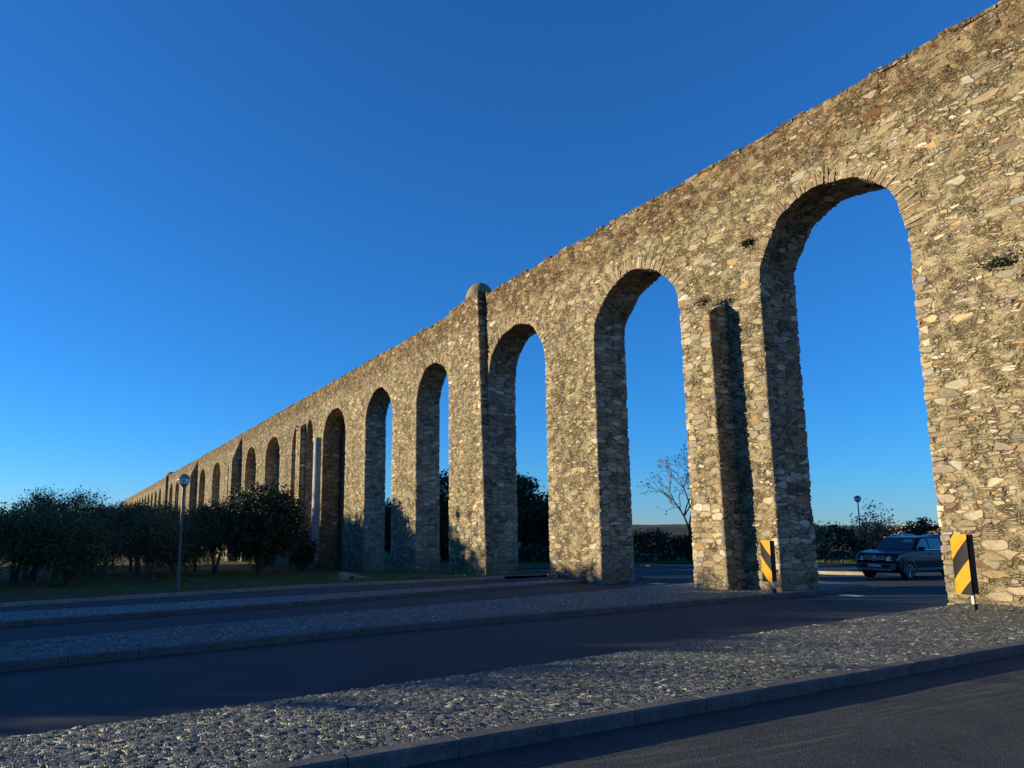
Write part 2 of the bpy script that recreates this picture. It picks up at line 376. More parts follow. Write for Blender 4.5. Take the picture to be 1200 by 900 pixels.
for lo, up, y0, y1 in ((S1L, S1U, -6, 23.3), (S2L, S2U, -6, 23.5), (S3L, S3U, -6, 23.5)):
    kerb(lo, y0, y1, .17, -1, KERB); kerb(up, y0, y1, .10, 1, KERB, h=.09)
    for yy in (y1,):                                     # rounded end beyond the wall
        mb = MB(); xa, xb = float(lo(yy)), float(up(yy)); c = (xa+xb)/2; r = abs(xa-xb)/2; z = float(gz(c, yy))
        pts = [(c+r*math.cos(a), yy+.5*r*math.sin(a)) for a in np.linspace(0, math.pi, 13)]
        mb.add([(p[0], p[1], z-.15) for p in pts]+[(p[0], p[1], z+.12) for p in pts], [(i, i+1, i+14, i+13) for i in range(12)]+[tuple(range(13, 26))])
        tag(mb.build('kerb', KERB), kind='structure')
kerb(FAR, -40, 19.0, .12, -1, PKERB, h=.115)
kerb(FAR, 21.6, 24., .14, -1, PKERB, h=.13)
# pale pavement island behind the wall
def slab(name, p0, p1, w, mat, h=.13):
    d = Vector((p1[0]-p0[0], p1[1]-p0[1])).normalized(); n = Vector((-d.y, d.x)); n = n if n.y > 0 else -n
    N = 30; mb = MB(); vs = []
    for i in range(N+1):
        t = i/N; x = p0[0]+(p1[0]-p0[0])*t; y = p0[1]+(p1[1]-p0[1])*t
        ww = w*math.sin(math.pi*min(1, (1-t)*12+.04)/2) if t > .9 else w
        z = float(gz(x, y))
        vs += [(x+n.x*(w-ww)/2, y+n.y*(w-ww)/2, z-.1), (x+n.x*(w-ww)/2, y+n.y*(w-ww)/2, z+h), (x+n.x*(w+ww)/2, y+n.y*(w+ww)/2, z+h), (x+n.x*(w+ww)/2, y+n.y*(w+ww)/2, z-.1)]
    fs = []
    for i in range(N):
        for a in range(3): fs.append((4*i+a, 4*i+4+a, 4*i+5+a, 4*i+1+a))
    fs.append((4*N, 4*N+1, 4*N+2, 4*N+3))
    mb.add(vs, fs); return tag(mb.build(name, mat), kind='structure')
slab('pavement', IS0, IS1, 1.3, PKERB)
# worn paint marks
def mark(x0, x1, y0, y1):
    mb = MB(); n = 6
    for i in range(n):
        ya = y0+(y1-y0)*i/n; yb = y0+(y1-y0)*(i+1)/n
        mb.add([(x0, ya, float(gz(x0, ya))-.003), (x1, ya, float(gz(x1, ya))-.003), (x1, yb, float(gz(x1, yb))-.003), (x0, yb, float(gz(x0, yb))-.003)], [(0, 1, 2, 3)])
    tag(mb.build('road_marking', PAINT), kind='structure')
mark(-14.9, -14.2, 20.6, 21.0); mark(-23.4, -22.7, 20.9, 21.3); mark(-20.6, -20.45, 14.6, 17.2); mark(-14.2, -14.1, 6.0, 8.4)
# far ridge
def ridge(a0, a1, dist, hb, seed):
    n = 140; rows = 7; rng = np.random.default_rng(seed); ph = rng.uniform(0, 6.28, 8); V = []
    for i in range(n+1):
        a = a0+(a1-a0)*i/n
        H = hb*(1+.35*math.sin(a*9+ph[0])+.22*math.sin(a*23+ph[1])+.10*math.sin(a*61+ph[2])+.05*math.sin(a*140+ph[3]))
        for j in range(rows):
            t = j/(rows-1); d = dist+t*700; V.append((d*math.cos(a), d*math.sin(a), -4+(H+4)*math.sin(t*math.pi/2)**1.3+rng.uniform(-1, 1)*t*1.5))
    F = []
    for i in range(n):
        for j in range(rows-1):
            q = i*rows+j; F.append((q, q+1, q+rows+1, q+rows))
    return tag(mobj('hills', V, F, HILL, smooth=True), kind='structure')
ridge(R(80), R(150), 3000, 9, 5)

# ------------------------------------------------------------------ aqueduct
Y0, Y1 = 19.44, 21.1; ZS, ZC, ZT = 9.75, 12.2, 14.62
OP = [(1.3, 6.3), (-7.4, -2.4), (-15.85, -11.0), (-24.5, -19.35), (-33.65, -28.15), (-43.2, -38.2), (-52.8, -47.3), (-63.9, -57.5), (-69.6, -67.0), (-74.9, -71.0), (-87.1, -80.),
      (-98.9, -92.2), (-112., -104.4), (-126., -118.5), (-141., -134.), (-154.2, -146.8), (-166.5, -159.5), (-179., -172.), (-191.5, -184.5), (-205., -198.)]
x = -212.
while x > -415: OP.append((x-7, x)); x -= 12.5
OP = [(max(a, b), min(a, b)) for a, b in OP]       # (right, left) ordered from right to left
RIGHT_END = 10.; LEFT_END = OP[-1][1]-4
aq = empty('aqueduct', (0, 0, 0), label='long stone aqueduct with tall round arches crossing the roads', cat='aqueduct')
class GB:
    def __init__(s): s.P = []; s.F = []; s.n = 0
    def grid(s, G, flip=False):
        a, b = G.shape[:2]; i = np.arange(a*b).reshape(a, b)+s.n
        F = np.stack([i[:-1, :-1], i[1:, :-1], i[1:, 1:], i[:-1, 1:]], -1).reshape(-1, 4)
        if flip: F = F[:, ::-1]
        s.P.append(G.reshape(-1, 3)); s.F.append(F); s.n += a*b
    def build(s, name, mat, parent, corner_x=(), zr=None):
        P = np.concatenate(s.P); F = np.concatenate(s.F)
        key = np.round(P*2000).astype(np.int64); u, ix, inv = np.unique(key, axis=0, return_index=True, return_inverse=True)
        inv = inv.ravel(); P = P[ix]; F = inv[F]
        ok = (F[:, 0] != F[:, 1]) & (F[:, 1] != F[:, 2]) & (F[:, 2] != F[:, 3]) & (F[:, 3] != F[:, 0]); F = F[ok]
        q = np.zeros(len(P))
        for cx in corner_x: q = np.maximum(q, np.clip(1-np.abs(P[:, 0]-cx)/.75, 0, 1))
        if zr: q = q*np.clip((zr-P[:, 2])/1.0, 0, 1)
        q = np.maximum(q, np.where((P[:, 1] > Y0+.1) & (P[:, 1] < Y1-.1) & (P[:, 2] < ZT-.1), .5, 0))
        return mobj(name, P, F, mat, parent, smooth=True, attr={'quoin': q})
def res_for(x):
    return .036 if x > -31 and x < -5 else (.05 if -45 < x <= -31 else (.075 if -65 < x <= -45 else (.2 if -130 < x <= -65 else .45)))
def npts(l, r): return max(2, int(round(l/r))+1)
bounds = [RIGHT_END] + [(OP[i][1]+OP[i+1][0])/2 for i in range(len(OP)-1)] + [LEFT_END]
for i in range(len(OP)+1):                                    # piers
    r_edge = RIGHT_END if i == 0 else OP[i-1][1]; l_edge = LEFT_END if i == len(OP) else OP[i][0]
    xc = bounds[i] if 0 < i < len(OP) else (r_edge+l_edge)/2
    rs = res_for(xc); n = npts((r_edge-l_edge)/2, rs)
    xs = np.concatenate([np.linspace(l_edge, xc, n), np.linspace(xc, r_edge, n)[1:]])
    z0 = float(gz(xc, Y0))-.5; zs = np.linspace(z0, ZS, npts(ZS-z0, rs)); ys = np.linspace(Y0, Y1, npts(Y1-Y0, max(rs, .05)))
    if 0 < i < len(OP):
        pass
    g = GB()
    bat = lambda z: 0.0
    X, Z = np.meshgrid(xs, zs, indexing='ij'); g.grid(np.stack([X, np.full_like(X, Y0), Z], -1))
    Yg, Z2 = np.meshgrid(ys, zs, indexing='ij')
    g.grid(np.stack([np.full_like(Yg, l_edge), Yg, Z2], -1), True); g.grid(np.stack([np.full_like(Yg, r_edge), Yg, Z2], -1))
    xs2 = np.linspace(l_edge, r_edge, 12); X, Z = np.meshgrid(xs2, zs, indexing='ij'); g.grid(np.stack([X, np.full_like(X, Y1), Z], -1), True)
    g.build('pier', STONE if xc > -65 else STONE_FAR, aq, (l_edge, r_edge))
for i, (xr, xl) in enumerate(OP):                             # arches with the wall above them
    bl = bounds[i+1] if i < len(OP)-1 else (LEFT_END+xl)/2; br = bounds[i] if i > 0 else (RIGHT_END+xr)/2
    xc = (xl+xr)/2; a = (xr-xl)/2; b = ZC-ZS; rs = res_for(xc); rl = rs if i in (0, len(OP)-1) else res_for(bounds[i+1]); rr_ = res_for(br)
    nr = npts(br-xr, rr_); nrad = max(npts(br-xr, rr_), npts(xl-bl, rl))
    mr = npts(ZT-ZS, res_for(br)); ml = npts(ZT-ZS, res_for(bl)); mt = npts(br-bl, rs)
    bd = [(br, z) for z in np.linspace(ZS, ZT, mr)] + [(xx, ZT) for xx in np.linspace(br, bl, mt)[1:]] + [(bl, z) for z in np.linspace(ZT, ZS, ml)[1:]]
    bd = np.array(bd); ph = np.arctan2((bd[:, 1]-ZS)/b, (bd[:, 0]-xc)/a)
    ph[0] = 0; ph[-1] = math.pi
    # the intrados of old rubble arches is never a clean curve
    wob = .035*np.sin(ph*5+i*2.1)+.025*np.sin(ph*11+i)
    wob *= np.clip(np.minimum(ph, math.pi-ph)*6, 0, 1)
    inn = np.stack([xc+(a+wob)*np.cos(ph), ZS+(b+wob)*np.sin(ph)], -1)
    for side, (Y, flip) in enumerate(((Y0, True), (Y1, False))):
        m = nrad if side == 0 else 8
        t = np.linspace(0, 1, m)[None, :, None]
        G2 = inn[:, None, :]*(1-t)+bd[:, None, :]*t
        G = np.stack([G2[..., 0], np.full(G2.shape[:2], Y), G2[..., 1]], -1)
        if side == 0: g = GB()
        g.grid(G, flip)
    ys = np.linspace(Y0, Y1, npts(Y1-Y0, max(rs, .05)))
    G = np.stack([np.repeat(inn[:, :1], len(ys), 1), np.repeat(ys[None], len(inn), 0), np.repeat(inn[:, 1:], len(ys), 1)], -1); g.grid(G)
    tp = bd[np.abs(bd[:, 1]-ZT) < 1e-6]; G = np.stack([np.repeat(tp[:, :1], len(ys), 1), np.repeat(ys[None], len(tp), 0), np.full((len(tp), len(ys)), ZT)], -1); g.grid(G, True)
    g.build('arch_wall', STONE if xc > -65 else STONE_FAR, aq, (xl, xr), 10.6)
    if i < 12:                                                # ring of thin radial stones
        mb = MB(); rng = random.Random(i*7+3); p = 0.02
        while p < math.pi-.02:
            w = rng.uniform(.07, .16)/2.6; L = rng.uniform(.26, .58); pr = rng.uniform(.022, .062); gp = rng.uniform(.004, .010)
            if rng.random() < .22: pr = .004
            def pt(f, rad, y):
                cx, cz = math.cos(f), math.sin(f); wb = (.035*math.sin(f*5+i*2.1)+.025*math.sin(f*11+i))*max(0, min(1, min(f, math.pi-f)*6))
                nx, nz = cx/a, cz/b; l = math.hypot(nx, nz); nx /= l; nz /= l
                return (xc+(a+wb)*cx+nx*rad, y, ZS+(b+wb)*cz+nz*rad)
            f0, f1 = p+gp*.5, p+w-gp*.5; j = rng.uniform(-.012, .012); r0 = -.03-rng.uniform(0, .03); sk = rng.uniform(-.02, .02)
            vs = []
            for rad, ff in ((r0, 0), (L*.5, sk*.4), (L, sk)):
                tp_ = .75 if rad == L else 1.
                fm = (f0+f1)/2; h_ = (f1-f0)/2*tp_
                for y in (Y0-pr*(1 if rad < L else .6), Y0+.3): vs += [pt(fm-h_+ff, rad, y), pt(fm+h_+ff, rad, y)]
            fs = [(0, 4, 5, 1), (4, 8, 9, 5), (2, 3, 7, 6), (6, 7, 11, 10), (0, 2, 6, 4), (4, 6, 10, 8), (1, 5, 7, 3), (5, 9, 11, 7), (8, 10, 11, 9), (0, 1, 3, 2)]
            if pr > 0: mb.add(vs, fs)
            p += w
        mb.build('arch_ring', VOUS, aq)
# the arches further off are walled up inside
for i, (xr, xl) in enumerate(OP):
    if i < 7: continue
    xc, a, b = (xl+xr)/2, (xr-xl)/2, ZC-ZS; z0 = float(gz(xc, Y0))-.4
    m_ = .1 if i > 8 else 1.0
    out = [(xl-m_, z0), (xr+m_, z0)] + [(xc+(a+m_)*math.cos(t), ZS+(b+m_)*math.sin(t)) for t in np.linspace(0, math.pi, 20)]
    n = len(out); yi = Y0+(1.78 if i < 9 else 1.5)
    MB().add([(x, yi, z) for x, z in out]+[(x, yi+.4, z) for x, z in out], [tuple(range(n)), tuple(range(2*n-1, n-1, -1))]+[(q, (q+1) % n, (q+1) % n+n, q+n) for q in range(n)]).build('infill_wall', STONE_FAR if i < 8 else INFILL, aq)
# coping: irregular flat stones along the top
mb = MB(); rng = random.Random(4); x = RIGHT_END
while x > LEFT_END:
    L = rng.uniform(.35, .8) if x > -70 else 2.5; h = rng.uniform(.03, .10) if rng.random() < .85 else .16
    mb.box(x-L+.01, x-.01, Y0-.03+rng.uniform(-.03, .05), Y1+.02, ZT-.05, ZT+h); x -= L
mb.build('coping', STONE_FAR, aq)
# buttresses
def buttress(xl, xr, P, zf, zw, spread=0., spl=0., top_lump=0.):
    xc = (xl+xr)/2; rs = res_for(xc); z0 = float(gz(xc, Y0))-.5
    nz = npts(zf-z0, rs); n = npts(xr-xl, rs); ny = npts(P, rs)+1
    t = np.linspace(0, 1, nz); g = GB()
    u = np.linspace(0, 1, n); v = np.linspace(0, 1, ny)
    L = lambda tt: xl-spl*(1-tt); Rr = lambda tt: xr+spread*(1-tt)
    U, T = np.meshgrid(u, t, indexing='ij')
    Z = z0+(zf-z0)*T
    g.grid(np.stack([L(T)+(Rr(T)-L(T))*U, np.full_like(U, Y0-P), Z], -1))
    Vv, T = np.meshgrid(v, t, indexing='ij')
    Zt = z0+((zf+(zw-zf)*Vv)-z0)*T
    g.grid(np.stack([Rr(T), Y0-P+(P+.1)*Vv, Zt], -1)); g.grid(np.stack([L(T), Y0-P+(P+.1)*Vv, Zt], -1), True)
    U, Vv = np.meshgrid(u, v, indexing='ij')
    g.grid(np.stack([xl+(xr-xl)*U, Y0-P+(P+.1)*Vv, zf+(zw-zf)*Vv], -1))
    g.build('buttress', STONE if xc > -65 else STONE_FAR, aq, (xl, xr))
buttress(-18.42, -17.28, .80, 9.10, 9.55, .10, .03)
buttress(-37.55, -34.05, .42, 14.64, 14.64, .72, 0.)
buttress(-71.3, -69.7, .55, 11.7, 12.0)
buttress(-104.2, -102.1, 1.22, 11.0, 14.5)
buttress(-146.5, -144.2, 1.22, 11.6, 14.5)
buttress(-197.6, -195.4, .6, 14.6, 14.6)
buttress(-81.0+.2, -79.95+1.2, .02, 5, 5) if False else None
# raised block and dome turrets
mb = MB(); mb.add([(-37.6, Y0-.44, 14.5), (-34.0, Y0-.44, 14.5), (-34.0, Y1, 14.5), (-37.6, Y1, 14.5), (-37.5, Y0-.40, 14.66), (-34.05, Y0-.40, 14.92), (-34.05, Y1-.02, 14.92), (-37.5, Y1-.02, 14.66)],
                  [(0, 3, 2, 1), (4, 5, 6, 7), (0, 1, 5, 4), (1, 2, 6, 5), (2, 3, 7, 6), (3, 0, 4, 7)])
mb.build('turret_base', STONE_FAR, aq)
def dome(x, y, zb, r, h):
    prof = [(r*1.04, -.3), (r*1.04, 0.)] + [(r*math.cos(t)**.85, h*math.sin(t)) for t in np.linspace(.05, 1.5, 10)]
    mb = MB().lathe(prof, (x, y, zb), 28); mb.build('dome', RENDER_M, aq, smooth=True)
dome(-35.8, 20.15, 14.85, .86, 1.18); dome(-196.4, 20.3, 14.55, 1.5, 1.1)
dome(-160.2, 20.3, 14.6, 1.1, .6) if False else None

# ------------------------------------------------------------------ pale pipe column in front of the wall
k = NT('weathered_pipe'); P = k.pos()
c = k.mix(k.ss(k.noise(k.vm('MULTIPLY', P, (3, 3, .5)), 1., 5, .6), .35, .65), (.25, .30, .36), (.18, .215, .26)); k.base(c, .7, .3); PIPE = k.m
cx, cy = -63.3, 18.75; z0 = float(gz(cx, cy))
cl = empty('column', (cx, cy, z0), label='tall pale round column standing against the aqueduct wall', cat='column')
MB().lathe([(.36, -.2), (.35, 3.), (.33, 11.75), (.30, 11.85)], (0, 0, 0), 24).build('shaft', PIPE, cl, smooth=False)
MB().lathe([(.50, -.2), (.50, .7), (.44, .95), (.37, 1.0)], (0, 0, 0), 24).build('footing', KERB, cl)

# ------------------------------------------------------------------ concrete culvert head
z = float(gz(-35., 12.4))
cv = empty('drain_head', (-35.2, 12.6, z), rz=R(100), label='small wedge shaped concrete drain head in the verge', cat='drain')
mb = MB(); mb.add([(-.9, -.2, -.1), (.9, -.2, -.1), (.9, .2, -.1), (-.9, .2, -.1), (-.9, -.2, .42), (-.55, -.2, .42), (.9, -.2, .08), (-.9, .2, .42), (-.55, .2, .42), (.9, .2, .08)],
       [(0, 1, 6, 5, 4), (3, 7, 8, 9, 2), (4, 5, 8, 7), (5, 6, 9, 8), (0, 4, 7, 3), (1, 2, 9, 6)]); mb.build('wing_wall', PKERB, cv, bevel=.015)
MB().tube([(-.35, -.205, .12), (-.35, -.19, .12)], .13, 16).build('pipe_mouth', flat('dark_hole', (.02, .02, .02), .9), cv)

# ------------------------------------------------------------------ street lamps
POLE = flat('grey_green_pole', (.10, .115, .11), .5, .5, .2, .2, 6)
k = NT('smoky_globe'); k.base((.45, .46, .47), .10, .6); k.b.inputs['Transmission Weight'].default_value = .6; k.b.inputs['IOR'].default_value = 1.15; GLOBE = k.m
BULB = flat('lamp_bulb', (.75, .75, .72), .3)
def lamp(loc, lab, H=4.45, s=1.):
    o = empty('street_lamp', loc, label=lab, cat='street lamp', group='globe street lamps')
    MB().lathe([(.085, -.1), (.085, .9), (.055, .95), (.05, 2.5), (.042, H-.38), (.04, H-.26)], n=14).build('pole', POLE, o, smooth=False)
    MB().lathe([(.13, H-.27), (.13, H-.20), (.09, H-.16)], n=16).build('collar', POLE, o)
    MB().lathe([(.26*math.sin(t), H-.26*math.cos(t)) for t in np.linspace(.35, math.pi-.02, 14)], n=24).build('globe', GLOBE, o, smooth=True)
    MB().lathe([(.02, H-.2), (.05, H-.15), (.055, H), (.03, H+.07)], n=12).build('bulb', BULB, o, smooth=True)
    return o
lamp((-30.95, 3.66, float(gz(-30.95, 3.66))), 'street lamp with round globe at the roadside among the dark olive trees', 4.42)
lamp((-36.9, 54.6, float(gz(-36.9, 54.6))), 'distant globe street lamp seen through the big arch above the car', 4.7)

# ------------------------------------------------------------------ hazard marker boards
k = NT('hazard_stripes'); P = k.pos(); s = k.sep(P)
def stripes(name, sgn):
    k = NT(name); P = k.pos(); s = k.sep(P)
    d = k.math('ADD', s[2], k.math('MULTIPLY', s[0], sgn*1.05))
    f = k.math('FRACT', k.math('ADD', k.math('DIVIDE', d, .88), .03))
    m = k.math('GREATER_THAN', f, .5)
    y = k.mix(k.ss(k.noise(P, 6, 5, .7), .3, .75), (.52, .25, .008), (.38, .18, .012))
    bl = k.mix(k.ss(k.noise(P, 9, 5, .7), .4, .8), (.006, .006, .007), (.018, .017, .016))
    k.base(k.mix(m, bl, y), .65, .2); return k.m
BLACKM = flat('black_plastic', (.012, .012, .014), .5); GALV = flat('galvanised_post', (.38, .37, .33), .5, .5, .3)
def marker(loc, rz, sgn, lab, zb, zt, w=.44):
    o = empty('hazard_marker', loc, rz, label=lab, cat='road sign', group='striped hazard markers at the aqueduct piers')
    m = stripes('hazard_stripes', sgn)
    # curved channel-section panel facing -Y (local)
    mb = MB(); n = 8
    for (d0, d1, nm, mat) in ((0., .012, 'striped_panel', m),):
        vs = []; 
        for i in range(n+1):
            u = -1+2*i/n; x = u*w/2; y = .018*u*u
            vs += [(x, y, zb), (x, y, zt), (x, y+.012, zt), (x, y+.012, zb)]
        fs = []
        for i in range(n):
            a = 4*i
            for q in range(4): fs.append((a+q, a+(q+1) % 4, a+4+(q+1) % 4, a+4+q)[::-1])
        fs += [(0, 1, 2, 3), (4*n+3, 4*n+2, 4*n+1, 4*n)]
        mb.add(vs, fs); mb.build(nm, mat, o)
    MB().box(-w/2+.01, w/2-.01, .065, .19, zb+.02, zt-.01).build('backing_box', BLACKM, o, bevel=.01)
    MB().box(-.035, .035, .20, .25, -.15, zt-.2).build('post', GALV, o, bevel=.004)
    MB().box(-.05, .05, .18, .27, -.05, .12).build('post_socket', BLACKM, o, bevel=.004)
    return o
zA = float(gz(-9.65, 17.5))+.13
marker((-9.50, 17.35, zA), R(-20), -1, 'black and yellow striped marker at the big right pier by the car', .33, 1.62)
zB = float(gz(-15.1, 17.9))+.13
marker((-15.32, 18.20, zB), R(-12), 1, 'smaller looking black and yellow striped marker in front of the buttressed pier', .32, 1.52, .42)

# ------------------------------------------------------------------ car
def car(loc, rz):
    o = empty('parked_car', loc, rz, label='dark blue off-road estate car seen through the nearest arch', cat='car')
    o.name = 'car'
    k = NT('dark_blue_paint'); k.base((.004, .007, .020), .22, .2, .0); k.b.inputs['Coat Weight'].default_value = .1; k.b.inputs['Coat Roughness'].default_value = .05; PT = k.m
    k = NT('tinted_glass'); k.base((.012, .018, .026), .05, .7); k.b.inputs['Coat Weight'].default_value = .5; GL = k.m
    CH = flat('chrome_trim', (.80, .80, .82), .25, .5, .7, .05); TR = flat('grey_trim', (.10, .105, .11), .55); RB = flat('tyre_rubber', (.018, .018, .019), .85)
    AL = flat('alloy', (.42, .43, .45), .3, .5, .8, .1); LT = flat('headlamp_glass', (.78, .80, .82), .15, .8, 0., .1); PLT = flat('plate_white', (.62, .62, .58), .5)
    # local: x forward, y left; front axle at x=0, rear axle at x=-2.755
    prof = [(.74, .34), (.80, .50), (.80, .74), (.75, .98), (.62, 1.06), (.10, 1.13), (-.42, 1.18), (-3.50, 1.20), (-3.60, .98), (-3.62, .60), (-3.52, .36)]
    def arc(cx, r=.40, n=9): return [(cx+r*math.cos(t), .34+r*math.sin(t)) for t in np.linspace(math.pi, 0, n)]
    lower = [(-3.52, .34)] + arc(-2.755) + arc(0.) + [(.74, .34)]
    poly = prof[:-1] + [(-3.52, .40)] + arc(-2.755)[0:] + arc(0.)
    poly = [(x, z) for x, z in poly]
    W2 = .90; sl = [(-1, .17), (-.965, .07), (-.85, .02), (0, -.02), (.85, .02), (.965, .07), (1, .17)]
    vs = []; N = len(poly)
    for s, d in sl:
        for x, z in poly:
            xx = x
            if x > .45: xx = x-d*1.3
            if x < -3.3: xx = x+d*.8
            zz = z-(.05*(abs(s) == 1)+.012*(abs(s) > .9)) if z > .95 else z
            yy = s*W2*(1-.03*max(0, z-.9)/.3) if z > .7 else s*(W2+.0)
            vs.append((xx, yy, zz))
    fs = []
    for i in range(len(sl)-1):
        for j in range(N): fs.append((i*N+j, i*N+(j+1) % N, (i+1)*N+(j+1) % N, (i+1)*N+j))
    fs.append(tuple(range(N))[::-1]); fs.append(tuple((len(sl)-1)*N+j for j in range(N)))
    b = MB().add(vs, fs); body = b.build('body', PT, o, bevel=.04)
    # greenhouse
    gy = lambda z: .865-(z-1.1)*.24
    gp = [(-.40, 1.10), (-1.04, 1.66), (-1.40, 1.715), (-2.3, 1.73), (-3.30, 1.68), (-3.58, 1.15), (-3.5, 1.10)]
    vs = []
    for s in (-1, -.93, .93, 1):
        for x, z in gp:
            zz = z-.03*(abs(s) == 1)*(z > 1.5); vs.append((x-(.05 if abs(s) == 1 and x > -1.3 else 0), s*gy(z), zz))
    N = len(gp); fs = []
    for i in range(3):
        for j in range(N): fs.append((i*N+j, i*N+(j+1) % N, (i+1)*N+(j+1) % N, (i+1)*N+j))
    fs.append(tuple(range(N))[::-1]); fs.append(tuple(3*N+j for j in range(N)))
    MB().add(vs, fs).build('cabin', PT, o, bevel=.02)
    def sidewin(pts, s, nm='side_window', m=GL, out=.012):
        v = [(x, s*(gy(z)+out), z) for x, z in pts]+[(x, s*(gy(z)-.02), z) for x, z in pts]; n = len(pts)
        f = [tuple(range(n)), tuple(range(2*n-1, n-1, -1))]+[(i, i+n, (i+1) % n+n, (i+1) % n) for i in range(n)]
        if s > 0: f = [q[::-1] for q in f]
        return MB().add(v, f).build(nm, m, o)
    for s in (-1, 1):
        sidewin([(-.66, 1.22), (-1.14, 1.60), (-1.50, 1.625), (-1.50, 1.22)], s)
        sidewin([(-1.58, 1.22), (-1.58, 1.63), (-2.42, 1.635), (-2.48, 1.22)], s)
        sidewin([(-2.56, 1.22), (-2.50, 1.635), (-3.12, 1.60), (-3.34, 1.24)], s)
        sidewin([(-.55, 1.165), (-.57, 1.185), (-3.30, 1.195), (-3.30, 1.175)], s, 'window_trim', CH, .018)
        dm = TR
        MB().box(.30, -3.05, s*.905, s*.925, .36, .46).build('sill', TR, o)
        MB().tube([(-1.35, s*.66, 1.69), (-1.5, s*.66, 1.765), (-2.3, s*.66, 1.79), (-3.05, s*.66, 1.76), (-3.18, s*.66, 1.68)], .018, 8).build('roof_rail', CH, o)
        for xd in (-1.54, -2.62): MB().box(xd-.004, xd+.004, s*.9, s*.904, .50, 1.14).build('door_gap', BLACKM, o)
        for xh in (-1.40, -2.40): MB().box(xh-.09, xh+.09, s*.9, s*.93, .98, 1.015).build('door_handle', PT, o, bevel=.008)
        m_ = MB(); m_.box(-.86, -.68, s*.90, s*1.10, 1.14, 1.31); m_.build('mirror', PT, o, bevel=.03)
        # headlamp: slanted angular unit
        hv = [(.725, s*.50, .90), (.745, s*.48, .74), (.60, s*.86, .78), (.42, s*.885, .95), (.50, s*.80, .985)]
        hv2 = [(x-.12, y*.97, z) for x, y, z in hv]; n = 5
        f = [tuple(range(n)), tuple(range(2*n-1, n-1, -1))]+[(i, i+n, (i+1) % n+n, (i+1) % n) for i in range(n)]
        if s < 0: f = [q[::-1] for q in f]
        hl = MB().add([(x+.115, y*1.02, z) for x, y, z in hv]+hv2, f).build('headlight', LT, o, bevel=.01)
        MB().box(.70, .80, s*.50, s*.72, .46, .54).build('fog_lamp', LT, o, bevel=.01)
        for ax, nm in ((0, 1), (-2.755, 2)):
            w = empty('wheel', (ax, s*.80, .36)); w.parent = o
            ty = MB(); 
            pr = [(.24, -.115), (.33, -.12), (.36, -.09), (.365, 0), (.36, .09), (.33, .12), (.24, .115)]
            ty.lathe(pr, n=36); t = ty.build('tyre', RB, w, smooth=False); t.rotation_euler = (R(90), 0, 0)
            rm = MB(); rm.lathe([(.245, .09), (.25, .118), (.235, .118), (.225, .08)], n=32)
            for q in range(5):
                a = q*2*math.pi/5
                for da in (-.16, .16):
                    rm.tube([(.05*math.cos(a), .05*math.sin(a), .10), (.235*math.cos(a+da), .235*math.sin(a+da), .112)], .018, 6)
            rm.lathe([(.06, .07), (.06, .115), (.03, .122)], n=16); rm.lathe([(.235, .02), (.235, .03), (.02, .03)], n=20)
            t = rm.build('rim', AL, w); t.rotation_euler = (R(-90*s), 0, 0)
            a_ = MB(); ring = []
            for t in np.linspace(-.12, math.pi+.12, 17):
                for rr2, yy in ((.385, .902), (.44, .902), (.44, .925), (.385, .925)): ring.append((ax+rr2*math.cos(t), s*yy, .35+rr2*math.sin(t)))
            f = []
            for i in range(16):
                for q in range(4): f.append((4*i+q, 4*i+(q+1) % 4, 4*i+4+(q+1) % 4, 4*i+4+q))
            a_.add(ring, f).build('arch_trim', TR, o)
    # windscreen
    def wy(z): return gy(z)-.07
    ws = [(-.47, wy(1.17), 1.18), (-.47, -wy(1.17), 1.18), (-.98, -wy(1.60), 1.625), (-.98, wy(1.60), 1.625)]
    nrm = Vector((.56, 0, .64)).normalized()
    MB().add([tuple(Vector(p)+nrm*.014) for p in ws]+[tuple(Vector(p)-nrm*.02) for p in ws], [(0, 1, 2, 3)[::-1], (4, 5, 6, 7), (0, 1, 5, 4), (1, 2, 6, 5), (2, 3, 7, 6), (3, 0, 4, 7)]).build('windscreen', GL, o)
    v = [Vector((-.80, .62, 1.469)), Vector((-.80, .22, 1.469)), Vector((-.92, .22, 1.573)), Vector((-.92, .58, 1.573))]
    MB().add([tuple(p+nrm*.018) for p in v], [(0, 3, 2, 1)]).build('sun_visor', flat('pale_visor', (.32, .36, .30), .6), o)
    # grille, slats, star, bumper
    MB().box(.74, .815, -.47, .47, .73, .98).build('grille', BLACKM, o, bevel=.03)
    for zz_ in (.875, .785):
        for q in (-1, 1): MB().box(.80, .84, q*.11, q*.44, zz_, zz_+.045).build('grille_slat', CH, o, bevel=.006)
    st = MB(); ringp = [(.842, .095*math.cos(t), .84+.095*math.sin(t)) for t in np.linspace(0, 2*math.pi, 25)]; st.tube(ringp, .013, 6)
    for q in range(3):
        a = math.pi/2+q*2*math.pi/3; st.tube([(.842, 0, .84), (.842, .09*math.cos(a), .84+.09*math.sin(a))], [.022, .006], 6)
    st.build('grille_emblem', CH, o)
    MB().box(.70, .86, -.80, .80, .40, .64).build('bumper', TR, o, bevel=.04)
    MB().box(.80, .875, -.70, .70, .36, .42).build('skid_plate', AL, o, bevel=.02)
    MB().box(.855, .872, -.26, .26, .50, .61).build('number_plate', PLT, o)
    for q in (-1, 1): MB().box(.85, .866, q*.33, q*.62, .46, .60).build('air_intake', BLACKM, o)
    MB().box(-3.45, .6, -.72, .72, .26, .36).build('underbody', BLACKM, o)
    MB().box(-3.70, -3.50, -.85, .85, .42, .68).build('rear_bumper', TR, o, bevel=.04)
    return o
car((-19.33, 30.15, float(gz(-19.4, 31))+.0), R(-90))

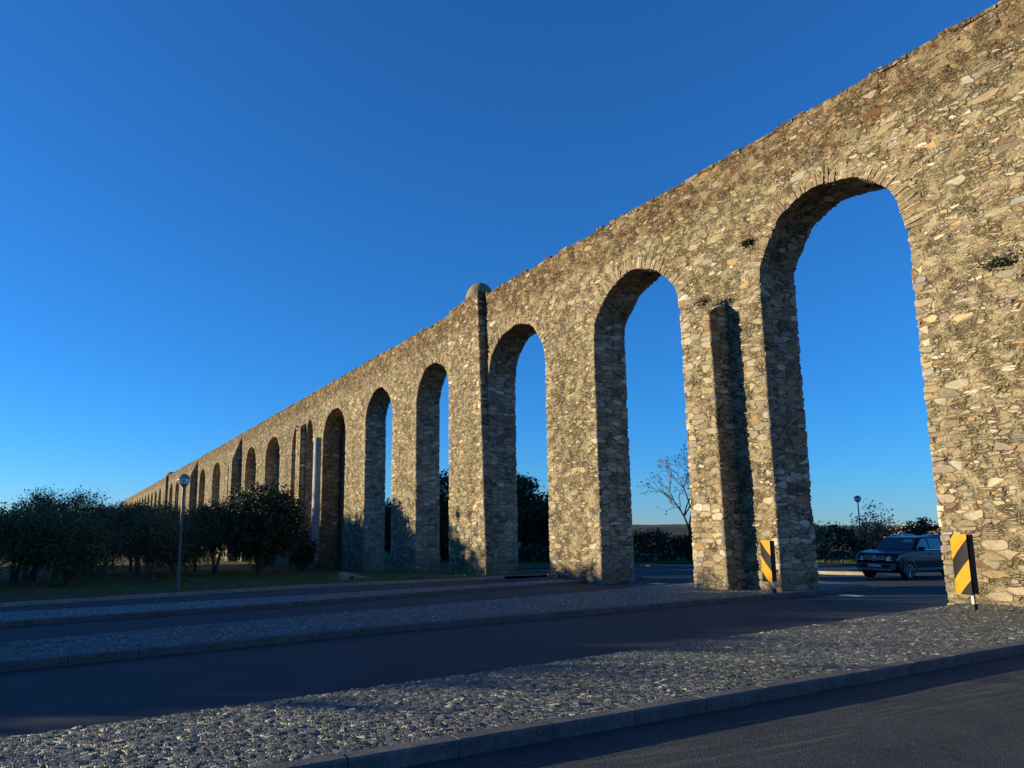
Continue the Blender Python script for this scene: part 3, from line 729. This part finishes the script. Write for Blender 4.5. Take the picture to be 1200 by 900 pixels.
# ------------------------------------------------------------------ foliage
def leaf_mat(name, c1, c2, rough=.6, tr=.12):
    k = NT(name); ri = k.n('ShaderNodeNewGeometry').outputs['Random Per Island']
    k.base(k.mix(ri, c1, c2), rough, .35); return k.m
OLIVE = leaf_mat('olive_leaf', (.040, .054, .020), (.115, .130, .058), .7); DARK = leaf_mat('carob_leaf', (.020, .030, .012), (.055, .068, .027), .6)
CONI = leaf_mat('conifer_needles', (.018, .030, .014), (.045, .062, .028)); PINE = leaf_mat('pine_foliage', (.020, .034, .014), (.055, .075, .03))
AUT = leaf_mat('autumn_leaf', (.16, .11, .045), (.32, .24, .12)); HEDGE = leaf_mat('hedge_leaf', (.018, .022, .012), (.045, .048, .022)); RED = leaf_mat('withered_leaf', (.06, .03, .02), (.12, .07, .04))
BLADE = leaf_mat('grass_blade', (.05, .085, .015), (.11, .16, .035))
k = NT('bark'); P = k.pos(); c = k.mix(k.ss(k.noise(k.vm('MULTIPLY', P, (8, 8, 2)), 1., 5, .7), .35, .7), (.07, .058, .045), (.17, .15, .125)); k.base(c, .95, .15); k.bump(k.noise(k.vm('MULTIPLY', P, (14, 14, 3)), 1., 4), .8, .04); BARK = k.m
def leaves(C, size, rng, elong=2.2):
    n = len(C); a = rng.normal(size=(n, 3)); a /= np.linalg.norm(a, axis=1)[:, None]
    b = rng.normal(size=(n, 3)); b -= a*(a*b).sum(1)[:, None]; b /= np.linalg.norm(b, axis=1)[:, None]
    s = size*rng.uniform(.6, 1.35, n)[:, None]
    A = a*s*elong/2; B = b*s/2
    V = np.stack([C-A, C-A*.1-B, C+A, C-A*.1+B], 1).reshape(-1, 3)
    return V, np.arange(4*n).reshape(n, 4)
def crown_points(blobs, nclump, per, spread, rng, hollow=.55):
    P = []; tot = sum(b[3]*b[4]*b[5] for b in blobs)
    for cx, cy, cz, rx, ry, rz in blobs:
        m = max(4, int(nclump*rx*ry*rz/tot))
        d = rng.normal(size=(m, 3)); d /= np.linalg.norm(d, axis=1)[:, None]
        r = rng.uniform(hollow**3, 1.12, m)**(1/3); r *= 1+.12*rng.normal(size=m)
        P.append(np.array([cx, cy, cz])+d*r[:, None]*np.array([rx, ry, rz]))
    cc = np.concatenate(P)
    sc = rng.uniform(.5, 1.5, len(cc))
    L = np.repeat(cc, per, 0)+rng.normal(size=(len(cc)*per, 3))*np.repeat(sc, per)[:, None]*np.array([spread, spread, spread*.75])
    return L, cc
def tree(name, x, y, H, blobs, lab, cat='tree', group=None, mat=OLIVE, n=900, per=9, leaf=.10, spread=.22, trunks=1, lean=.3, tr=.16, seed=0, fork=.32, elong=2.2, hollow=.5, zb=None):
    rng = np.random.default_rng(seed); z = float(gz(x, y)) if zb is None else zb
    o = empty(name, (x, y, z), label=lab, cat=cat, group=group)
    L, cc = crown_points(blobs, n, per, spread, rng, hollow); V, F = leaves(L, leaf, rng, elong)
    ok = True
    mobj('crown', V, F, mat, o)
    mb = MB()
    for t in range(trunks):
        a = rng.uniform(0, 6.28); d = np.array([math.cos(a), math.sin(a), 0])*lean*(1 if trunks > 1 else .5)
        p0 = np.array([0, 0, -.15])+d*.15; fz = H*fork; p1 = d*.6+np.array([0, 0, fz*.5]); p2 = d*1.2+np.array([0, 0, fz])
        mb.tube([p0, p0*.5+p1*.5+rng.normal(size=3)*.03, p1, p2], [tr*1.5, tr*1.1, tr, tr*.8], 9)
        idx = rng.choice(len(cc), min(len(cc), 7 if trunks < 3 else 4), replace=False)
        for q in idx:
            e = cc[q]; m = (p2+e)/2+rng.normal(size=3)*.15; m[2] -= .1
            mb.tube([p2, m, e], [tr*.6, tr*.35, tr*.1], 6)
            for s in range(4):
                e2 = m*.4+e*.6+rng.normal(size=3)*np.array([.5, .5, .3])*H*.13; mb.tube([m*.5+e*.5, e2], [tr*.2, tr*.05], 5)
    mb.build('trunk', BARK, o, smooth=True)
    return o
def rblobs(W, H, z0, rng, k=6):
    out = [(0, 0, (z0+H)/2, W*.72, W*.72, (H-z0)*.42)]
    for i in range(k):
        a = rng.uniform(0, 6.28); r = W*rng.uniform(.35, .68); s = rng.uniform(.32, .5)
        zc = z0+(H-z0)*rng.uniform(.25, .8); out.append((r*math.cos(a), r*math.sin(a), zc, W*s, W*s, min(W*s*.8, (H-zc)*.95+.1)))
    return out
OG = 'olive trees on the verge left of the road'
OL = [ # x, y, H, W, trunks, label
 (-49.0, -3.2, 4.9, 2.6, 2, 'leftmost dark olive tree, cut by the picture edge'),
 (-44.1, -2.3, 4.2, 2.3, 3, 'olive tree with spreading leaning trunks closest to the road'),
 (-57.5, -1.2, 5.6, 2.6, 2, 'olive tree just right of the pointed conifer'),
 (-42.8, -.2, 3.5, 2.0, 3, 'low olive tree with thin forked stems'),
 (-67.3, .9, 5.2, 3.0, 2, 'grey green olive tree behind the low forked one'),
 (-73.4, 2.3, 6.0, 3.2, 1, 'olive tree below the far end of the aqueduct'),
 (-76.9, 4.8, 6.7, 3.2, 1, 'taller olive tree with ragged top in the back row'),
 (-64.5, 4.6, 5.7, 2.8, 2, 'olive tree with pale forked trunk in mid verge'),
 (-46.0, 4.0, 3.6, 1.9, 2, 'dark olive tree left of the street lamp'),
 (-80.4, 8.9, 6.3, 3.2, 1, 'olive tree behind the street lamp globe'),
 (-72.0, 9.9, 5.6, 3.0, 1, 'grey olive tree right of the street lamp'),
 (-62.8, 10.2, 5.9, 2.6, 2, 'silvery olive tree touching the big round tree'),
 (-58.0, 6.5, 4.4, 2.4, 1, 'shaded olive tree between lamp and big round tree'),
 (-88.0, 3.5, 6.5, 3.5, 1, 'far olive tree near the vanishing end of the aqueduct'),
 (-95.0, 8.5, 6.5, 3.5, 1, 'far olive tree just in front of the small arches'),
]
for i, (x, y, H, Wd, tk, lab) in enumerate(OL):
    rz_ = random.Random(i*13+1); H *= rz_.uniform(1.0, 1.16); Wd *= rz_.uniform(.9, 1.2)
    rg = np.random.default_rng(40+i)
    tree('olive_tree', x, y, H, rblobs(Wd, H, H*rz_.uniform(.10, .30), rg, 9), lab, 'olive tree', OG, OLIVE, 820, 17, .07 if x > -60 else .09, .26, tk, .4, .13, 50+i, .30, hollow=.3)
tree('conifer', -53.9, -2.3, 6.1, [(0, 0, 2.2, 1.5, 1.5, .9), (0, 0, 3.2, 1.25, 1.25, .8), (.1, 0, 4.1, .9, .9, .7), (0, .1, 4.9, .55, .55, .6), (0, 0, 5.6, .25, .25, .55)],
     'pointed dark conifer rising above the leftmost olive trees', 'conifer', None, CONI, 520, 10, .09, .17, 1, .1, .12, 91, .6)
rg = np.random.default_rng(5)
bb = [(0, 0, 3.9, 2.7, 2.7, 2.3), (-1.5, .6, 3.2, 1.7, 1.7, 1.5), (1.5, -.4, 3.4, 1.7, 1.7, 1.6), (0, 1.6, 3.2, 1.6, 1.6, 1.5), (.4, -1.7, 3.0, 1.6, 1.6, 1.5), (.2, .2, 5.4, 1.5, 1.5, 1.1), (-1.0, -.9, 4.6, 1.5, 1.5, 1.3), (1.1, 1.1, 4.7, 1.4, 1.4, 1.3), (0, 0, 2.2, 2.2, 2.2, .9)]
tree('round_tree', -52.3, 11.6, 6.6, bb, 'big round glossy leaved tree in front of the aqueduct piers', 'tree', None, DARK, 1700, 15, .115, .22, 1, .2, .20, 77, .28, 1.9)
tree('shrub', -58.6, 16.3, 3.3, rblobs(1.3, 3.3, .2, np.random.default_rng(8), 4), 'ivy like shrub right beside the pale round column', 'shrub', None, DARK, 200, 12, .11, .2, 3, .3, .04, 78, .5)
tree('shrub', -62.0, 13.6, 3.0, rblobs(1.5, 3.0, .3, np.random.default_rng(9), 4), 'dark shrub at the right foot of the round tree', 'shrub', None, OLIVE, 220, 12, .11, .22, 3, .3, .04, 79, .5)
# trees beyond the wall
def at(px, y, H, lab, blobs, seed, nm='pine_tree', mat=PINE, n=700, leaf=.22, spread=.4, **kw):
    tree(nm, px, y, H, blobs, lab, kw.pop('cat', 'tree'), kw.pop('group', 'tall trees beyond the aqueduct'), mat, n, 10, leaf, spread, 1, .2, .22, seed, .5, **kw)
at(-81.5, 52.0, 12.0, 'tall pine seen through the third arch from the right, left half', [(0, 0, 9.4, 1.7, 1.7, 1.4), (-1.8, 0, 7.2, 2.0, 2.0, 1.6), (1.2, 0, 4.6, 2.6, 2.6, 2.0)], 201)
at(-76.5, 55.5, 10.5, 'lower pine seen through the third arch, right half', [(0, 0, 8.0, 2.0, 2.0, 2.2), (.5, 0, 5.0, 3.0, 3.0, 2.8), (-1.2, 0, 3.0, 3., 3., 2.2)], 202)
at(-87.5, 43.5, 11.6, 'tall pine seen through the narrow fourth arch', [(0, 0, 9.0, 2.3, 2.3, 2.4), (0, 0, 5.5, 2.6, 2.6, 3.), (.5, 0, 2.8, 2.8, 2.8, 2.)], 203)
at(-92., 38.5, 8.2, 'dark tree seen through the fifth arch', [(0, 0, 6.0, 2.4, 2.4, 2.0), (0, 0, 3.5, 2.8, 2.8, 2.2)], 204)
at(-100., 66., 10., 'dark tree far behind the third arch', [(0, 0, 6., 5., 5., 3.6), (4, 0, 4., 5, 4, 3)], 205, leaf=.35, spread=.6)
at(-118., 58., 9., 'dark tree far behind the fourth arch', [(0, 0, 5.5, 5., 5., 3.4), (3, 0, 4., 5, 4, 3)], 206, leaf=.35, spread=.6)
# bare autumn tree
def bare_tree(x, y, H, seed, lab):
    rnd = random.Random(seed); o = empty('bare_tree', (x, y, float(gz(x, y))), label=lab, cat='tree'); mb = MB(); tips = []
    def br(p, d, L, r, lvl):
        q = p+d*L*.5+Vector((rnd.gauss(0, .05), rnd.gauss(0, .05), 0))*L; e = q+(d+Vector((rnd.gauss(0, .12), rnd.gauss(0, .12), .06))).normalized()*L*.5
        mb.tube([p, q, e], [r, r*.8, r*.6], 6 if lvl < 2 else 4)
        if lvl >= 6: tips.append(e); tips.append(q); return
        for i in range(4 if lvl < 2 else (3 if lvl < 4 else 2)):
            a = rnd.uniform(0, 6.28); s = rnd.uniform(.45, .85)
            o_ = d.orthogonal().normalized(); o_ = o_*math.cos(a)+d.cross(o_)*math.sin(a)
            nd = (d+o_*s+Vector((0, 0, .06))).normalized(); br(e, nd, L*rnd.uniform(.62, .82), max(r*.62, .008), lvl+1)
        if rnd.random() < .6: tips.append(e)
    br(Vector((0, 0, -.1)), Vector((0, 0, 1)), H*.24, .10, 0)
    mb.build('trunk', BARK, o)
    rng = np.random.default_rng(seed); T = np.array([tuple(t) for t in tips]); T = T[rng.random(len(T)) < .55]; T = T+rng.normal(size=T.shape)*.05
    V, F = leaves(T, .06, rng, 1.8); mobj('leaves', V, F, RED, o)
bare_tree(-28.3, 28.7, 8.6, 5, 'half bare tree with few leaves behind the buttressed pier')
# autumn reed-like bush, bushes and hedge beyond the road
tree('tall_bush', -33.4, 50.8, 4.6, [(0, 0, 2.0, 1.1, 1.1, 1.5), (.7, 0, 2.8, .8, .8, 1.2), (-.9, .2, 2.4, .7, .7, 1.1), (.2, 0, 3.7, .5, .5, .9), (1.5, 0, 1.9, .8, .8, 1.)], 'sparse pale autumn bush under the distant street lamp', 'bush', None, AUT, 150, 7, .10, .28, 7, .5, .035, 301, .6, elong=1.8, hollow=.2)
tree('tall_bush', -37.3, 50.0, 3.4, [(0, 0, 2.0, 1.0, 1.0, 1.1), (-.6, 0, 1.6, .9, .9, .9)], 'smaller brownish bush left of the distant street lamp', 'bush', None, AUT, 90, 7, .10, .28, 5, .4, .03, 302, .6, hollow=.2)
tree('tall_bush', -29.5, 52.8, 3.0, [(0, 0, 1.7, 1.0, 1.0, .9), (.8, 0, 1.3, 1., 1., .9)], 'low brown bush above the roof of the car', 'bush', None, AUT, 80, 8, .10, .25, 5, .4, .03, 303, .6, hollow=.2)
tree('tall_bush', -24.2, 56.5, 3.4, [(0, 0, 1.7, 1.4, 1.4, 1.5), (1.0, 0, 1.3, 1.2, 1., 1.1)], 'dark green bush beside the big right pier behind the car', 'bush', None, HEDGE, 180, 10, .12, .3, 4, .4, .04, 304, .5)
def hedge(x0, y0, x1, y1, H, D, lab, seed):
    rng = np.random.default_rng(seed); L = math.hypot(x1-x0, y1-y0); o = empty('hedge', ((x0+x1)/2, (y0+y1)/2, 0), label=lab, cat='hedge')
    N = int(L*D*H*26); t = rng.random(N); u = rng.uniform(-.5, .5, N); hmod = H*(1+.13*np.sin(t*L*.8+seed)+.10*np.sin(t*L*2.3)+.07*np.sin(t*L*6.1))
    zc = rng.random(N)**.7*hmod
    X = x0+(x1-x0)*t-(y1-y0)/L*u*D; Y = y0+(y1-y0)*t+(x1-x0)/L*u*D
    C = np.stack([X, Y, gz(X, Y)+zc], -1); C = np.repeat(C, 7, 0)+rng.normal(size=(N*7, 3))*.14; C -= np.array(o.location)
    V, F = leaves(C, .13, rng, 1.7); mobj('foliage', V, F, HEDGE, o)
    mb = MB()
    for i in range(int(L/1.5)):
        tt = (i+.5)/int(L/1.5); x = x0+(x1-x0)*tt; y = y0+(y1-y0)*tt; z = float(gz(x, y))
        mb.tube([(x-o.location.x, y-o.location.y, z-.1), (x-o.location.x+rng.normal()*.1, y-o.location.y, z+H*.6)], [.05, .02], 5)
    mb.build('stems', BARK, o)
hedge(-24, 57.2, -46, 51.4, 2.35, 1.8, 'long dark clipped hedge behind the car and far road', 1)
hedge(-47, 50.2, -62, 47.0, 2.5, 1.8, 'shorter dark hedge seen through the second arch', 2)
hedge(-64, 47, -88, 44.0, 1.6, 1.4, 'low hedge seen through the third arch', 3)
# plants rooted in the masonry
def tuft(x, y, z, s, lab, seed, mat=HEDGE):
    rng = np.random.default_rng(seed); o = empty('wall_plant', (x, y, z), label=lab, cat='wall plant', group='plants growing out of the masonry')
    mb = MB()
    for i in range(14):
        d = np.array([rng.normal()*.9, -abs(rng.normal())*.7, rng.normal()*.35-.1])*s*.5; mb.tube([(0, .1, 0), d*.5+np.array([0, 0, .03]), d], [.012, .008, .003], 4)
    mb.build('stems', BARK, o)
    C = rng.normal(size=(220, 3))*np.array([.34, .16, .13])*s+np.array([0, -.10*s, -.02]); V, F = leaves(C, .045, rng, 2.0); mobj('leaves', V, F, mat, o)
tuft(-16.15, 19.38, 11.30, .42, 'dark twiggy tuft beside the springing of the nearest arch', 1)
tuft(-8.97, 19.38, 8.20, .58, 'wider dark tuft on the big right pier face', 2)
tuft(-17.8, 18.95, 9.62, .6, 'brown tuft sprouting on the low buttress top', 3, RED)
# grass
def grass_patch(name, x0, x1, y0, y1, n, h, seed, fn=None):
    rng = np.random.default_rng(seed); X = rng.uniform(x0, x1, n*3); Y = rng.uniform(y0, y1, n*3)
    cl = np.sin(X*.9+np.sin(Y*.7)*2)+np.sin(Y*1.3+np.sin(X*.5)*2)+rng.normal(size=n*3)*.6; keep = cl > 0.1
    if fn is not None: keep &= X < fn(Y)-.25
    X = X[keep][:n]; Y = Y[keep][:n]; n = len(X); Z = gz(X, Y)+.09
    a = rng.uniform(0, 6.28, n); hh = h*rng.uniform(.4, 1.4, n); w = .018+.0*hh
    dx, dy = np.cos(a)*w, np.sin(a)*w; lx, ly = rng.normal(size=n)*hh*.35, rng.normal(size=n)*hh*.35
    V = np.stack([np.stack([X-dx, Y-dy, Z], -1), np.stack([X+dx, Y+dy, Z], -1), np.stack([X+lx, Y+ly, Z+hh], -1)], 1).reshape(-1, 3)
    tag(mobj(name, V, np.arange(3*n).reshape(n, 3), BLADE), 'short rough grass on the verge', 'grass', kind='stuff')
grass_patch('grass', -70, -31, -6, 19, 22000, .12, 1, FAR)
grass_patch('grass', -60, -20, 45.5, 52, 16000, .14, 2)

# ------------------------------------------------------------------ trees outside the picture on the sun's side: they shade the roads
rng = np.random.default_rng(99)
src = None
SH = [(-108, -22, 9.6), (-101, -20, 9.9), (-95, -23, 9.5), (-89, -21, 9.7), (-83, -23, 9.4), (-77, -21, 9.3), (-71.5, -23, 9.0), (-67.5, -21, 8.6), (-56.5, -22, 7.0), (-52.5, -21, 6.6), (-48.5, -23, 6.9), (-44.5, -21, 6.8), (-41, -22, 6.5), (-38, -21, 6.2), (-34.5, -22, 5.5), (-31, -21, 4.7), (-28, -22, 4.1), (-29.5, -19, 4.6), (-33, -19, 5.1), (-36.5, -19, 5.7), (-40, -19, 6.2), (-25, -21, 3.4), (-27, -18.5, 3.9), (-31, -17.5, 4.5), (-23, -19.5, 3.0)]
for i, (x, y, H) in enumerate(SH):
    if src is None:
        src = tree('shade_tree', x, y, 10., rblobs(4.6, 10., 1.0, rng, 9), 'broad dark tree left of the picture edge', 'tree', 'row of shade trees behind the viewer', OLIVE, 900, 12, .34, .55, 1, .2, .25, 300, .25, hollow=.1)
        proto_H = 10.; o = src
    else:
        o = src.copy(); COL.objects.link(o)
        for ch in [c for c in bpy.data.objects if c.parent == src]:
            c2 = ch.copy(); COL.objects.link(c2); c2.parent = o
        o.location = (x, y, float(gz(x, y))); o.rotation_euler = (0, 0, i*1.3)
    o.scale = (1.25, 1.25, (H-float(gz(x, y)))/10.)
lamp((-56.7, -11.0, float(gz(-56.7, -11))), 'tall globe street lamp outside the left picture edge', 9.6)
SC.render.resolution_x = 1024; SC.render.resolution_y = 768
